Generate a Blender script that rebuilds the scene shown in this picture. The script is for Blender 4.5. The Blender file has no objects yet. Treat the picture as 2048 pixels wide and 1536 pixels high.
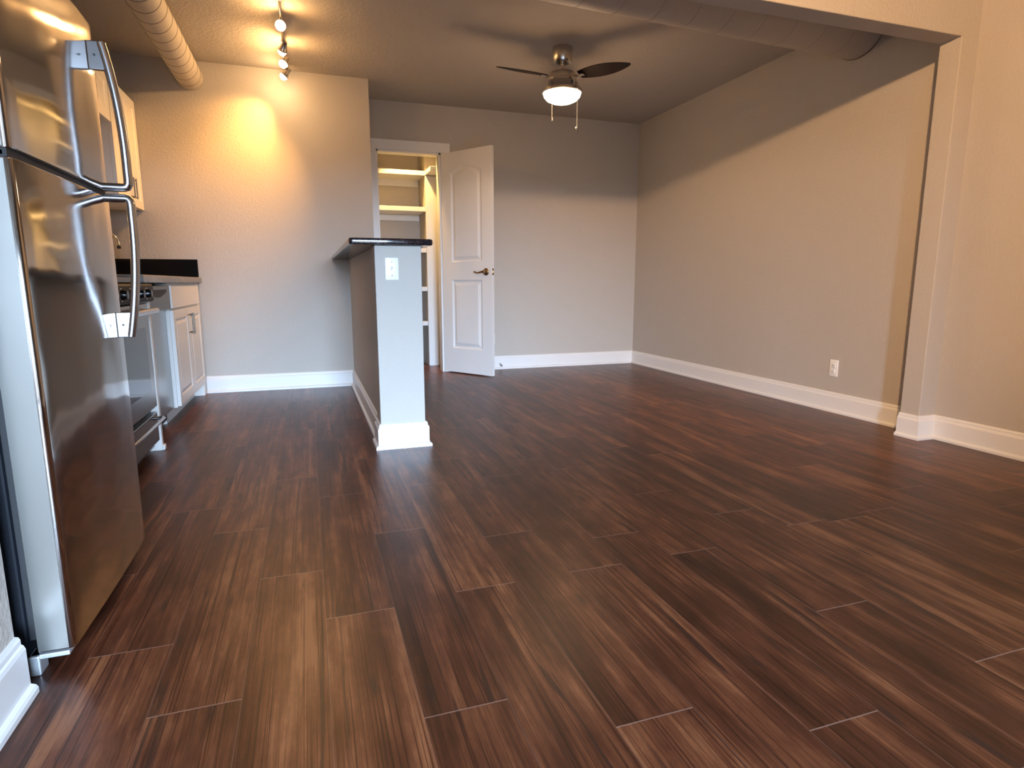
import bpy, bmesh, math, random
from mathutils import Matrix, Vector, Quaternion
random.seed(7)
SC = bpy.context.scene
COL = SC.collection
PI = math.pi

# ------------------------------------------------------------------ camera, sky, exposure
cam_d = bpy.data.cameras.new('camera'); cam = bpy.data.objects.new('camera', cam_d); COL.objects.link(cam)
cam_d.sensor_fit = 'HORIZONTAL'; cam_d.sensor_width = 36.0; cam_d.lens = 21.13; cam_d.clip_start = 0.02
_F = Vector((0.31443, 0.93460, -0.16629)); _R = Vector((0.94775, -0.31902, -0.00082)); _U = Vector((0.05381, 0.15735, 0.98608))
m = Matrix((( _R.x, _U.x, -_F.x, 0), (_R.y, _U.y, -_F.y, 0), (_R.z, _U.z, -_F.z, 0.87), (0, 0, 0, 1)))
cam.matrix_world = m
SC.camera = cam
SC.view_settings.view_transform = 'Standard'; SC.view_settings.look = 'None'
SC.view_settings.gamma = 1.0; SC.view_settings.use_curve_mapping = False
SC.view_settings.exposure = 0.0

SKY = 140.0
W = bpy.data.worlds.new('sky'); SC.world = W; W.use_nodes = True
bg = W.node_tree.nodes['Background']; bg.inputs[1].default_value = SKY
_t = W.node_tree.nodes.new('ShaderNodeTexCoord'); _s = W.node_tree.nodes.new('ShaderNodeSeparateXYZ'); _r = W.node_tree.nodes.new('ShaderNodeValToRGB')
W.node_tree.links.new(_t.outputs['Generated'], _s.inputs[0]); W.node_tree.links.new(_s.outputs[2], _r.inputs[0]); W.node_tree.links.new(_r.outputs[0], bg.inputs[0])
_r.color_ramp.elements[0].position = 0.0; _r.color_ramp.elements[0].color = (0.02, 0.02, 0.02, 1)      # ground outside
_r.color_ramp.elements[1].position = 0.03; _r.color_ramp.elements[1].color = (0.54, 0.735, 1.0, 1)         # overcast sky

WARM = (1.0, 0.48, 0.13)
def light(name, kind, loc, watts, color=WARM, rad=0.03, aim=None, angle=None, blend=0.5):
    d = bpy.data.lights.new(name, kind); d.energy = watts; d.color = color
    if kind in ('POINT', 'SPOT'): d.shadow_soft_size = rad
    if kind == 'SPOT': d.spot_size = math.radians(angle); d.spot_blend = blend
    o = bpy.data.objects.new(name, d); COL.objects.link(o); o.location = loc
    if aim is not None:
        o.rotation_euler = Vector(aim).to_track_quat('-Z', 'Y').to_euler()
    return o

H = 2.488; XR = 3.356; YB = 5.817; YK = 5.276; XKR = 0.554
WX0, WX1, WZ1, WY = -0.45, 1.10, 2.08, -3.0          # the glazed door behind the camera
p = light('sky_portal', 'AREA', ((WX0+WX1)/2, WY-0.07, WZ1/2), 1, (1, 1, 1)); p.rotation_euler = (PI/2, 0, 0)
p.data.shape = 'RECTANGLE'; p.data.size = WX1-WX0; p.data.size_y = WZ1; p.data.cycles.is_portal = True
light('closet_lamp_light', 'SPOT', (0.93, 6.06, 2.44), 150, (1.0, 0.58, 0.18), 0.03, (0.10, 0.02, -1), 72, 0.2)
light('ceiling_lamp_light', 'SPOT', (0.502, 0.052, 2.353), 560, (1.0, 0.57, 0.26), 0.05, (2.75, 2.95, -0.72), 76, 0.75)
light('fan_lamp_light', 'SPOT', (1.78, 4.177, 2.10), 16, (1.0, 0.60, 0.30), 0.10, (0, 0, -1), 172, 0.25)
light('fan_lamp_glow', 'POINT', (1.78, 4.177, 2.10), 15, (1.0, 0.60, 0.30), 0.13)

# ------------------------------------------------------------------ materials
def new_mat(name):
    mt = bpy.data.materials.new(name); mt.use_nodes = True
    nt = mt.node_tree; b = nt.nodes['Principled BSDF']
    return mt, nt, b
def N(nt, t, **kw):
    n = nt.nodes.new(t)
    for k, v in kw.items():
        if k in n.inputs: n.inputs[k].default_value = v
        else: setattr(n, k, v)
    return n
def L(nt, a, b): nt.links.new(a, b)
def simple(name, col, rough=0.5, metal=0.0, bump=None, spec=0.5, vary=0.04, coat=0.0):
    mt, nt, b = new_mat(name)
    b.inputs['Roughness'].default_value = rough; b.inputs['Metallic'].default_value = metal
    b.inputs['Specular IOR Level'].default_value = spec
    b.inputs['Coat Weight'].default_value = coat
    tc = N(nt, 'ShaderNodeTexCoord')
    nz = N(nt, 'ShaderNodeTexNoise', Scale=9.0, Detail=3.0); L(nt, tc.outputs['Object'], nz.inputs['Vector'])
    mx = N(nt, 'ShaderNodeMix', data_type='RGBA'); L(nt, nz.outputs['Fac'], mx.inputs[0])
    mx.inputs[6].default_value = (*[c*(1-vary) for c in col], 1); mx.inputs[7].default_value = (*[min(1, c*(1+vary)) for c in col], 1)
    L(nt, mx.outputs[2], b.inputs['Base Color'])
    if bump:
        sc, st, dist = bump
        n2 = N(nt, 'ShaderNodeTexNoise', Scale=sc, Detail=4.0, Roughness=0.55); L(nt, tc.outputs['Object'], n2.inputs['Vector'])
        bp = N(nt, 'ShaderNodeBump', Strength=st, Distance=dist); L(nt, n2.outputs['Fac'], bp.inputs['Height'])
        L(nt, bp.outputs['Normal'], b.inputs['Normal'])
    return mt
PAINT = (0.47, 0.435, 0.39)
M = {}
M['wall'] = simple('greige_wall_paint', PAINT, 0.65, bump=(62, 0.42, 0.008), vary=0.02, spec=0.3)
M['ceil'] = simple('greige_ceiling_paint', PAINT, 0.75, bump=(50, 0.55, 0.009), vary=0.03, spec=0.25)
M['white'] = simple('white_trim_paint', (0.74, 0.74, 0.73), 0.35, vary=0.015)
M['cab'] = simple('white_cabinet_lacquer', (0.80, 0.78, 0.74), 0.38, vary=0.015)
M['plate'] = simple('white_plastic', (0.82, 0.82, 0.80), 0.3, vary=0.01)
M['slot'] = simple('dark_slot', (0.03, 0.03, 0.03), 0.6)
M['greyplastic'] = simple('grey_plastic', (0.35, 0.35, 0.36), 0.4)
M['pull'] = simple('dark_nickel_pull', (0.20, 0.18, 0.16), 0.3, 1.0)
M['nickel'] = simple('brushed_nickel', (0.62, 0.58, 0.53), 0.24, 1.0)
M['chrome'] = simple('polished_chrome', (0.80, 0.80, 0.82), 0.08, 1.0)
M['handle_steel'] = simple('satin_steel', (0.50, 0.51, 0.53), 0.25, 1.0)
M['bronze'] = simple('antique_bronze', (0.30, 0.20, 0.11), 0.28, 1.0)
M['black_gloss'] = simple('black_enamel', (0.006, 0.006, 0.007), 0.12, spec=0.2)
M['black_glass'] = simple('oven_glass', (0.012, 0.012, 0.016), 0.06)
M['black_matte'] = simple('black_rubber', (0.012, 0.012, 0.013), 0.6)
M['navy'] = simple('fridge_cabinet_dark', (0.006, 0.008, 0.013), 0.6, spec=0.25, bump=(400, 0.2, 0.001))
M['blade'] = simple('dark_walnut_blade', (0.016, 0.008, 0.006), 0.55, vary=0.3, spec=0.15)
M['zinc'] = simple('zinc_bracket', (0.62, 0.65, 0.68), 0.35, 0.7)
M['duct'] = simple('painted_duct', (0.50, 0.45, 0.38), 0.6, bump=(30, 0.25, 0.004), vary=0.05)
M['duct_seam'] = simple('duct_seam_gap', (0.20, 0.16, 0.115), 0.7)
M['duct_faint'] = simple('duct_wrap_joint', (0.36, 0.32, 0.27), 0.7)
M['counter'] = simple('grey_laminate', (0.24, 0.225, 0.21), 0.25, vary=0.15)
M['spring'] = simple('door_stop_spring', (0.35, 0.33, 0.30), 0.3, 1.0)

def steel(name, base, rough, wav, aniso=0.0):
    mt, nt, b = new_mat(name)
    b.inputs['Metallic'].default_value = 1.0; b.inputs['Base Color'].default_value = (*base, 1)
    tc = N(nt, 'ShaderNodeTexCoord')
    mp = N(nt, 'ShaderNodeMapping'); mp.inputs['Scale'].default_value = (2.0, 2.0, 350.0); L(nt, tc.outputs['Object'], mp.inputs['Vector'])
    n1 = N(nt, 'ShaderNodeTexNoise', Scale=3.0, Detail=2.0); L(nt, mp.outputs[0], n1.inputs['Vector'])
    mr = N(nt, 'ShaderNodeMapRange'); mr.inputs[3].default_value = rough*0.95; mr.inputs[4].default_value = rough*1.06
    L(nt, n1.outputs['Fac'], mr.inputs[0]); L(nt, mr.outputs[0], b.inputs['Roughness'])
    if aniso:
        b.inputs['Anisotropic'].default_value = aniso; tg = N(nt, 'ShaderNodeTangent', direction_type='RADIAL', axis='Z'); L(nt, tg.outputs[0], b.inputs['Tangent'])
    n2 = N(nt, 'ShaderNodeTexNoise', Scale=4.5, Detail=1.0); L(nt, tc.outputs['Object'], n2.inputs['Vector'])
    bp = N(nt, 'ShaderNodeBump', Strength=wav, Distance=0.02); L(nt, n2.outputs['Fac'], bp.inputs['Height'])
    L(nt, bp.outputs['Normal'], b.inputs['Normal'])
    return mt
M['steel'] = steel('brushed_stainless', (0.50, 0.475, 0.455), 0.095, 0.22, 0.55)
M['steel_side'] = steel('stainless_edge', (0.52, 0.52, 0.49), 0.30, 0.05)
M['steel_dark_shaded'] = steel('dark_shaded_stainless', (0.065, 0.06, 0.055), 0.3, 0.03)  # dark control panel steel, with the worktop's shade put into the colour
M['steel_dw'] = steel('dishwasher_stainless', (0.23, 0.22, 0.21), 0.24, 0.05)

def granite():
    mt, nt, b = new_mat('black_speckled_granite'); b.inputs['Roughness'].default_value = 0.12
    tc = N(nt, 'ShaderNodeTexCoord')
    v = N(nt, 'ShaderNodeTexVoronoi', Scale=160.0); L(nt, tc.outputs['Object'], v.inputs['Vector'])
    cr = N(nt, 'ShaderNodeValToRGB'); cr.color_ramp.elements[0].color = (0.012, 0.009, 0.012, 1); cr.color_ramp.elements[1].color = (0.045, 0.026, 0.024, 1)
    cr.color_ramp.elements[0].position = 0.55; cr.color_ramp.elements[1].position = 0.95
    sp = N(nt, 'ShaderNodeSeparateColor'); L(nt, v.outputs['Color'], sp.inputs[0]); L(nt, sp.outputs[0], cr.inputs[0]); L(nt, cr.outputs[0], b.inputs['Base Color'])
    return mt
M['granite'] = granite()

def emit(name, col, st):
    mt, nt, b = new_mat(name)
    b.inputs['Base Color'].default_value = (0.9, 0.88, 0.84, 1); b.inputs['Emission Color'].default_value = (*col, 1); b.inputs['Emission Strength'].default_value = st
    return mt
M['bulb'] = emit('lit_track_bulb', (1.0, 0.72, 0.40), 120)
M['bowl'] = emit('lit_frosted_bowl', (1.0, 0.80, 0.55), 14)
M['dome'] = emit('lit_frosted_dome', (1.0, 0.75, 0.5), 4)

def glass():
    mt, nt, b = new_mat('clear_window_glass')
    nt.nodes.remove(b)
    out = nt.nodes['Material Output']
    tr = N(nt, 'ShaderNodeBsdfTransparent'); gl = N(nt, 'ShaderNodeBsdfGlossy', Roughness=0.02)
    fr = N(nt, 'ShaderNodeFresnel', IOR=1.45); mx = N(nt, 'ShaderNodeMixShader')
    L(nt, fr.outputs[0], mx.inputs[0]); L(nt, tr.outputs[0], mx.inputs[1]); L(nt, gl.outputs[0], mx.inputs[2]); L(nt, mx.outputs[0], out.inputs['Surface'])
    return mt
M['glass'] = glass()

def floor_mat():
    mt, nt, b = new_mat('dark_wood_plank')
    uv = N(nt, 'ShaderNodeUVMap', uv_map='plank')
    at = N(nt, 'ShaderNodeAttribute', attribute_name='tone')
    sp = N(nt, 'ShaderNodeSeparateXYZ'); L(nt, uv.outputs[0], sp.inputs[0])      # x along (m), y across (m)
    se = N(nt, 'ShaderNodeSeparateColor'); L(nt, at.outputs['Color'], se.inputs[0])
    def math_(op, a, c=None, clamp=False):
        n = N(nt, 'ShaderNodeMath', operation=op); n.use_clamp = clamp
        for i, x in enumerate((a, c)):
            if x is None: continue
            if isinstance(x, (int, float)): n.inputs[i].default_value = x
            else: L(nt, x, n.inputs[i])
        return n.outputs[0]
    off = math_('MULTIPLY', se.outputs[0], 37.0)
    def coords(sx, sy, extra=0.0):
        c = N(nt, 'ShaderNodeCombineXYZ')
        L(nt, math_('ADD', math_('MULTIPLY', sp.outputs[0], sx), math_('MULTIPLY', off, 1.0)), c.inputs[0])
        L(nt, math_('MULTIPLY', sp.outputs[1], sy), c.inputs[1]); L(nt, math_('ADD', off, extra), c.inputs[2])
        return c.outputs[0]
    # broad tone bands along the plank
    n1 = N(nt, 'ShaderNodeTexNoise', Scale=1.0, Detail=4.0, Roughness=0.6, Distortion=0.6); L(nt, coords(0.9, 12.0), n1.inputs['Vector'])
    # fine grain
    n2 = N(nt, 'ShaderNodeTexNoise', Scale=1.0, Detail=6.0, Roughness=0.7, Distortion=0.3); L(nt, coords(2.6, 105.0, 5.0), n2.inputs['Vector'])
    # dark streaks
    n3 = N(nt, 'ShaderNodeTexNoise', Scale=1.0, Detail=3.0, Roughness=0.6, Distortion=1.1); L(nt, coords(1.0, 24.0, 11.0), n3.inputs['Vector'])
    # blotches
    n4 = N(nt, 'ShaderNodeTexNoise', Scale=1.0, Detail=5.0, Roughness=0.65); L(nt, coords(5.0, 14.0, 21.0), n4.inputs['Vector'])
    cr = N(nt, 'ShaderNodeValToRGB'); e = cr.color_ramp.elements
    e[0].position = 0.10; e[0].color = (0.009, 0.0032, 0.0018, 1)
    e[1].position = 0.95; e[1].color = (0.225, 0.088, 0.037, 1)
    k = cr.color_ramp.elements.new(0.38); k.color = (0.038, 0.0115, 0.0055, 1)
    k = cr.color_ramp.elements.new(0.58); k.color = (0.070, 0.0205, 0.0095, 1)
    k = cr.color_ramp.elements.new(0.76); k.color = (0.129, 0.0420, 0.0185, 1)
    def amp(o, k): return math_('MULTIPLY', math_('SUBTRACT', o, 0.5), k)
    s = math_('ADD', amp(n1.outputs['Fac'], 1.15), amp(n2.outputs['Fac'], 0.75))
    s = math_('ADD', s, amp(n4.outputs['Fac'], 0.85))
    n5 = N(nt, 'ShaderNodeTexNoise', Scale=1.0, Detail=2.0, Roughness=0.5, Distortion=0.4); L(nt, coords(1.4, 230.0, 33.0), n5.inputs['Vector'])
    gl = N(nt, 'ShaderNodeMapRange', interpolation_type='SMOOTHSTEP'); gl.inputs[1].default_value = 0.55; gl.inputs[2].default_value = 0.68; L(nt, n5.outputs['Fac'], gl.inputs[0])
    s = math_('SUBTRACT', s, math_('MULTIPLY', math_('MULTIPLY', gl.outputs[0], n4.outputs['Fac']), 0.55))
    s = math_('ADD', math_('ADD', s, amp(se.outputs[1], 0.18)), 0.655)
    L(nt, s, cr.inputs[0])
    st = N(nt, 'ShaderNodeMapRange', interpolation_type='SMOOTHSTEP'); st.inputs[1].default_value = 0.60; st.inputs[2].default_value = 0.665
    L(nt, n3.outputs['Fac'], st.inputs[0])
    dk = N(nt, 'ShaderNodeMix', data_type='RGBA'); dk.inputs[7].default_value = (0.018, 0.009, 0.008, 1)
    L(nt, math_('MULTIPLY', st.outputs[0], math_('ADD', math_('MULTIPLY', n2.outputs['Fac'], 0.8), 0.3, True)), dk.inputs[0]); L(nt, cr.outputs[0], dk.inputs[6])
    # knots
    vo = N(nt, 'ShaderNodeTexVoronoi', Scale=1.0, Randomness=1.0); L(nt, coords(3.2, 13.0, 3.0), vo.inputs['Vector'])
    kn = N(nt, 'ShaderNodeMapRange', interpolation_type='SMOOTHSTEP'); kn.inputs[1].default_value = 0.04; kn.inputs[2].default_value = 0.17; kn.inputs[3].default_value = 0.75; kn.inputs[4].default_value = 0.0
    L(nt, vo.outputs['Distance'], kn.inputs[0])
    d2 = N(nt, 'ShaderNodeMix', data_type='RGBA'); d2.inputs[7].default_value = (0.022, 0.011, 0.009, 1)
    L(nt, kn.outputs[0], d2.inputs[0]); L(nt, dk.outputs[2], d2.inputs[6])
    # bevelled seams: light caught on the micro bevel, painted as a paler edge colour (b channel: plank length)
    eu = math_('MINIMUM', sp.outputs[0], math_('SUBTRACT', math_('MULTIPLY', se.outputs[2], 2.0), sp.outputs[0]))
    ev = math_('MINIMUM', sp.outputs[1], math_('SUBTRACT', 0.178, sp.outputs[1]))
    end = math_('LESS_THAN', eu, 0.0016); side = math_('LESS_THAN', ev, 0.0009)
    edge = math_('MAXIMUM', math_('MULTIPLY', end, 0.60), math_('MULTIPLY', side, 0.22))
    d3 = N(nt, 'ShaderNodeMix', data_type='RGBA'); d3.inputs[7].default_value = (0.30, 0.19, 0.145, 1)
    L(nt, edge, d3.inputs[0]); L(nt, d2.outputs[2], d3.inputs[6])
    L(nt, d3.outputs[2], b.inputs['Base Color'])
    rr = N(nt, 'ShaderNodeMapRange'); rr.inputs[3].default_value = 0.27; rr.inputs[4].default_value = 0.42; L(nt, n2.outputs['Fac'], rr.inputs[0]); L(nt, rr.outputs[0], b.inputs['Roughness'])
    b.inputs['Specular IOR Level'].default_value = 0.34
    bp = N(nt, 'ShaderNodeBump', Strength=0.35, Distance=0.0012); L(nt, n2.outputs['Fac'], bp.inputs['Height']); L(nt, bp.outputs['Normal'], b.inputs['Normal'])
    return mt
M['floor'] = floor_mat()

# ------------------------------------------------------------------ mesh helpers
def NB(): return bmesh.new()
def merge(dst, src, mat=None):
    if mat is not None: bmesh.ops.transform(src, matrix=mat, verts=src.verts)
    me = bpy.data.meshes.new('t'); src.to_mesh(me); src.free(); dst.from_mesh(me); bpy.data.meshes.remove(me)
    return dst
def box(bm, x0, x1, y0, y1, z0, z1, bev=0.0, seg=2, mat=None):
    t = NB(); bmesh.ops.create_cube(t, size=1.0)
    for v in t.verts: v.co = Vector((x0+(v.co.x+.5)*(x1-x0), y0+(v.co.y+.5)*(y1-y0), z0+(v.co.z+.5)*(z1-z0)))
    if bev: bmesh.ops.bevel(t, geom=t.edges[:], offset=bev, segments=seg, profile=0.5, affect='EDGES')
    return merge(bm, t, mat)
def lathe(bm, prof, loc=(0, 0, 0), n=40, mat=None, axis='Z'):
    """prof: list of (r, z) from one end to the other"""
    t = NB(); rings = []
    for r, z in prof:
        if r < 1e-6: rings.append([t.verts.new((0, 0, z))])
        else: rings.append([t.verts.new((r*math.cos(2*PI*i/n), r*math.sin(2*PI*i/n), z)) for i in range(n)])
    for a, c in zip(rings, rings[1:]):
        for i in range(n):
            j = (i+1) % n
            if len(a) == 1 and len(c) == 1: continue
            if len(a) == 1: t.faces.new((a[0], c[j], c[i]))
            elif len(c) == 1: t.faces.new((a[i], a[j], c[0]))
            else: t.faces.new((a[i], a[j], c[j], c[i]))
    if len(rings[0]) > 1: t.faces.new(rings[0][::-1])
    if len(rings[-1]) > 1: t.faces.new(rings[-1])
    bmesh.ops.recalc_face_normals(t, faces=t.faces)
    R = Matrix.Identity(4)
    if axis == 'X': R = Matrix.Rotation(PI/2, 4, 'Y')
    if axis == 'Y': R = Matrix.Rotation(-PI/2, 4, 'X')
    mm = Matrix.Translation(loc) @ R
    if mat is not None: mm = mat @ mm
    return merge(bm, t, mm)
def tube(bm, pts, rx, ry=None, n=14, up=None, mat=None, radii=None):
    """a swept (elliptic) tube along pts"""
    ry = ry or rx; pts = [Vector(q) for q in pts]; t = NB(); rings = []
    prev = None
    for i, q in enumerate(pts):
        d = (pts[min(i+1, len(pts)-1)]-pts[max(i-1, 0)]).normalized()
        if prev is None:
            a = Vector(up) if up else (Vector((0, 0, 1)) if abs(d.z) < .9 else Vector((1, 0, 0)))
        else: a = prev
        a = (a-d*a.dot(d)).normalized(); c = d.cross(a); prev = a
        k = radii[i] if radii else 1.0
        rings.append([t.verts.new(q + a*rx*k*math.cos(2*PI*j/n) + c*ry*k*math.sin(2*PI*j/n)) for j in range(n)])
    for a, c in zip(rings, rings[1:]):
        for j in range(n): t.faces.new((a[j], a[(j+1) % n], c[(j+1) % n], c[j]))
    t.faces.new(rings[0][::-1]); t.faces.new(rings[-1])
    bmesh.ops.recalc_face_normals(t, faces=t.faces)
    return merge(bm, t, mat)
def prism(bm, poly, z0, z1, bev=0.0, mat=None, seg=2):
    """vertical prism over an (x, y) outline"""
    t = NB(); lo = [t.verts.new((x, y, z0)) for x, y in poly]; hi = [t.verts.new((x, y, z1)) for x, y in poly]
    n = len(poly); t.faces.new(lo[::-1]); t.faces.new(hi)
    for i in range(n): t.faces.new((lo[i], lo[(i+1) % n], hi[(i+1) % n], hi[i]))
    bmesh.ops.recalc_face_normals(t, faces=t.faces)
    if bev:
        ed = [e for e in t.edges if abs(e.verts[0].co.z-e.verts[1].co.z) < 1e-6]
        bmesh.ops.bevel(t, geom=ed, offset=bev, segments=seg, profile=0.5, affect='EDGES')
    return merge(bm, t, mat)
def sweep(bm, prof, path, side=1):
    """prof: (out, z) outline; path: wall-face polyline (x, y); out grows to the left of travel when side=1"""
    P = [Vector((x, y)) for x, y in path]; t = NB(); rings = []
    for i, q in enumerate(P):
        d0 = (P[i]-P[i-1]).normalized() if i > 0 else None
        d1 = (P[i+1]-P[i]).normalized() if i < len(P)-1 else None
        n0 = Vector((-d0.y, d0.x))*side if d0 else None; n1 = Vector((-d1.y, d1.x))*side if d1 else None
        if n0 is None: mv = n1
        elif n1 is None: mv = n0
        else: mv = (n0+n1)/(1+n0.dot(n1))
        rings.append([t.verts.new((q.x+mv.x*o, q.y+mv.y*o, z)) for o, z in prof])
    k = len(prof)
    for a, c in zip(rings, rings[1:]):
        for j in range(k): t.faces.new((a[j], a[(j+1) % k], c[(j+1) % k], c[j]))
    t.faces.new(rings[0]); t.faces.new(rings[-1][::-1])
    bmesh.ops.recalc_face_normals(t, faces=t.faces)
    return merge(bm, t)

OFF = {}
def obj(name, bm, mat, parent=None, smooth=None, local=False, label=None, kind=None):
    me = bpy.data.meshes.new(name)
    if parent is not None and not local:
        o0 = OFF.get(parent.name, Vector((0, 0, 0)))
        bmesh.ops.translate(bm, vec=-o0, verts=bm.verts)
    bm.to_mesh(me); bm.free()
    me.materials.append(M[mat])
    if smooth is not None:
        for f in me.polygons: f.use_smooth = True
        try: me.set_sharp_from_angle(angle=math.radians(smooth))
        except Exception: pass
    o = bpy.data.objects.new(name, me); COL.objects.link(o)
    if parent is not None:
        o.parent = parent; OFF[o.name] = OFF.get(parent.name, Vector((0, 0, 0)))
    if label: o['label'] = label
    if kind: o['kind'] = kind
    return o
def tag(o, label, cat, group=None, kind=None):
    o['label'] = label; o['category'] = cat
    if group: o['group'] = group
    if kind: o['kind'] = kind
    return o
def thing(name, label, cat, loc=(0, 0, 0), rz=0.0, group=None, kind=None):
    o = bpy.data.objects.new(name, None); COL.objects.link(o); o.location = loc; o.rotation_euler = (0, 0, rz)
    o.empty_display_size = 0.1
    OFF[o.name] = Vector(loc)
    return tag(o, label, cat, group, kind)
def struct(name, bm, mat, label, cat, smooth=None):
    return tag(obj(name, bm, mat, smooth=smooth), label, cat, kind='structure')
def copy_tree(o, delta, label=None, parent=None):
    c = o.copy(); COL.objects.link(c)
    if parent is not None: c.parent = parent
    else:
        c.location = Vector(o.location)+Vector(delta); OFF[c.name] = Vector(c.location)
        if label: c['label'] = label
    for ch in list(o.children): copy_tree(ch, delta, None, c)
    return c

# ------------------------------------------------------------------ room shell
# floor: every plank a quad with its own UVs (metres) and a random tone
rows = {}
ends = {-3: 1.536, -2: 1.268, -1: 1.82, 0: 1.532, 1: 1.088, 2: 1.56, 3: .941, 4: 1.565, 5: .811, 6: 1.569, 7: 1.149, 8: .86}
PW, PL = 0.178, 0.955
bm = NB(); uvl = bm.loops.layers.uv.new('plank'); cl = bm.loops.layers.float_color.new('tone')
FX0, FX1, FY0, FY1 = -1.60, 3.60, -3.12, 7.05
r0 = math.floor(FX0/PW); r1 = math.ceil(FX1/PW)
for r in range(r0, r1):
    e = ends.get(r, random.uniform(0, PL))
    y = e - PL*math.ceil((e-FY0)/PL)
    while y < FY1:
        a, c = max(y, FY0), min(y+PL, FY1)
        x0, x1 = max(FX0, r*PW), min(FX1, (r+1)*PW)
        if c-a > 1e-4 and x1-x0 > 1e-4:
            vs = [bm.verts.new(q) for q in ((x0, a, 0), (x1, a, 0), (x1, c, 0), (x0, c, 0))]
            f = bm.faces.new(vs); col = (random.random(), random.random(), PL/2, 1)
            for lp, (u, v) in zip(f.loops, ((a-y, x0-r*PW), (a-y, x1-r*PW), (c-y, x1-r*PW), (c-y, x0-r*PW))):
                lp[uvl].uv = (u, v); lp[cl] = col
        y += PL
struct('floor', bm, 'floor', 'dark brown wood plank floor running through the whole room', 'floor')

bm = NB(); box(bm, -1.6, 3.6, -3.15, 7.1, H, H+0.1)
struct('ceiling', bm, 'ceil', 'greige textured ceiling above kitchen and living area', 'ceiling')
bm = NB(); box(bm, XR, XR+0.15, 2.44, YB+0.12, 0, H)
struct('wall_right', bm, 'wall', 'long greige wall on the right beyond the beam', 'wall')
bm = NB(); box(bm, 3.32, 3.52, -3.1, 2.44, 0, H)
struct('wall_right_front', bm, 'wall', 'greige wall at the right edge in front of the beam', 'wall')
bm = NB(); box(bm, 3.20, 3.36, 2.385, 2.50, 0, 2.10, 0.004, 2)
struct('wall_pilaster', bm, 'wall', 'slim greige pilaster carrying the beam at the right wall', 'wall')
bm = NB(); box(bm, -1.55, 3.36, 2.385, 2.50, 2.095, H, 0.004, 2)
struct('wall_header', bm, 'wall', 'dropped greige beam crossing the room at top right', 'beam')
# back wall with the closet opening (x 0.655..1.25, z 0..2.066)
DX0, DX1, DZ = 0.655, 1.250, 2.066
bm = NB()
box(bm, XKR-0.1, DX0, YB, YB+0.115, 0, H); box(bm, DX1, XR+0.1, YB, YB+0.115, 0, H); box(bm, DX0, DX1, YB, YB+0.115, DZ, H)
struct('wall_back', bm, 'wall', 'greige far wall holding the closet doorway', 'wall')
bm = NB(); box(bm, -1.55, XKR, YK, YB+0.115, 0, H)
struct('wall_kitchen', bm, 'wall', 'greige kitchen end wall lit by the track lamps', 'wall')
bm = NB(); box(bm, -1.58, -1.43, 1.40, YK+0.1, 0, H)
struct('wall_left', bm, 'wall', 'greige wall behind the kitchen cabinets', 'wall')
bm = NB(); box(bm, -1.58, -0.745, 1.30, 1.435, 0, H); box(bm, -0.745, -0.625, -3.1, 1.435, 0, H)
struct('wall_left_front', bm, 'wall', 'pale wall end just in front of the refrigerator', 'wall')
bm = NB()
box(bm, -0.75, WX0, WY-0.12, WY, 0, H); box(bm, WX1, 1.30, WY-0.12, WY, 0, H); box(bm, WX0, WX1, WY-0.12, WY, WZ1, H)
struct('wall_front', bm, 'wall', 'greige wall behind the camera with the glazed door', 'wall')
bm = NB(); box(bm, 1.30, 3.45, WY-0.12, -0.80, 0, H)  # unseen block added to keep daylight off the near right wall
struct('wall_daylight_blocker', bm, 'wall', 'added greige wall behind the camera blocking daylight from the near right wall', 'wall')
# peninsula half wall
PX0, PX1, PY0 = 0.345, 0.562, 3.152
bm = NB(); box(bm, PX0, PX1, PY0+0.10, YK, 0, 1.057); box(bm, PX0-0.015, PX1+0.005, PY0, PY0+0.17, 0, 1.057, 0.004)
struct('wall_peninsula', bm, 'wall', 'half wall of the breakfast bar with a squared end post', 'wall')
# closet shell
for nm, lab, bx in (('wall_closet_left', 'closet wall hidden left of the doorway', (0.45, 0.55, YB+0.115, 6.66)), ('wall_closet_back', 'warm lit closet wall behind the white shelves', (0.45, 1.19, 6.66, 6.78)),
                ('wall_closet_side', 'closet wall behind the open door', (1.40, 1.5, YB+0.115, 6.31)), ('wall_closet_right', 'bright warm closet wall right of the shelves', (1.19, 1.5, 6.31, 6.78))):
    bm = NB(); box(bm, *bx, 0, H); struct(nm, bm, 'wall', lab, 'wall')

# window / glazed door behind the camera
w = thing('window_1', 'glazed door letting daylight in behind the camera', 'window', ((WX0+WX1)/2, WY, 0), kind='structure')
bm = NB(); xm = (WX0+WX1)/2
for a, c in ((WX0, WX0+.06), (xm-.05, xm+.05), (WX1-.06, WX1)): box(bm, a, c, WY-0.08, WY-0.02, 0, WZ1)
for a, c in ((0, .08), (WZ1-.06, WZ1)): box(bm, WX0+.06, xm-.05, WY-0.08, WY-0.02, a, c); box(bm, xm+.05, WX1-.06, WY-0.08, WY-0.02, a, c)
obj('window_frame', bm, 'white', w)
for a, c in ((WX0+.06, xm-.05), (xm+.05, WX1-.06)):
    bm = NB(); box(bm, a, c, WY-0.055, WY-0.049, .08, WZ1-.06); obj('pane', bm, 'glass', w)

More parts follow.
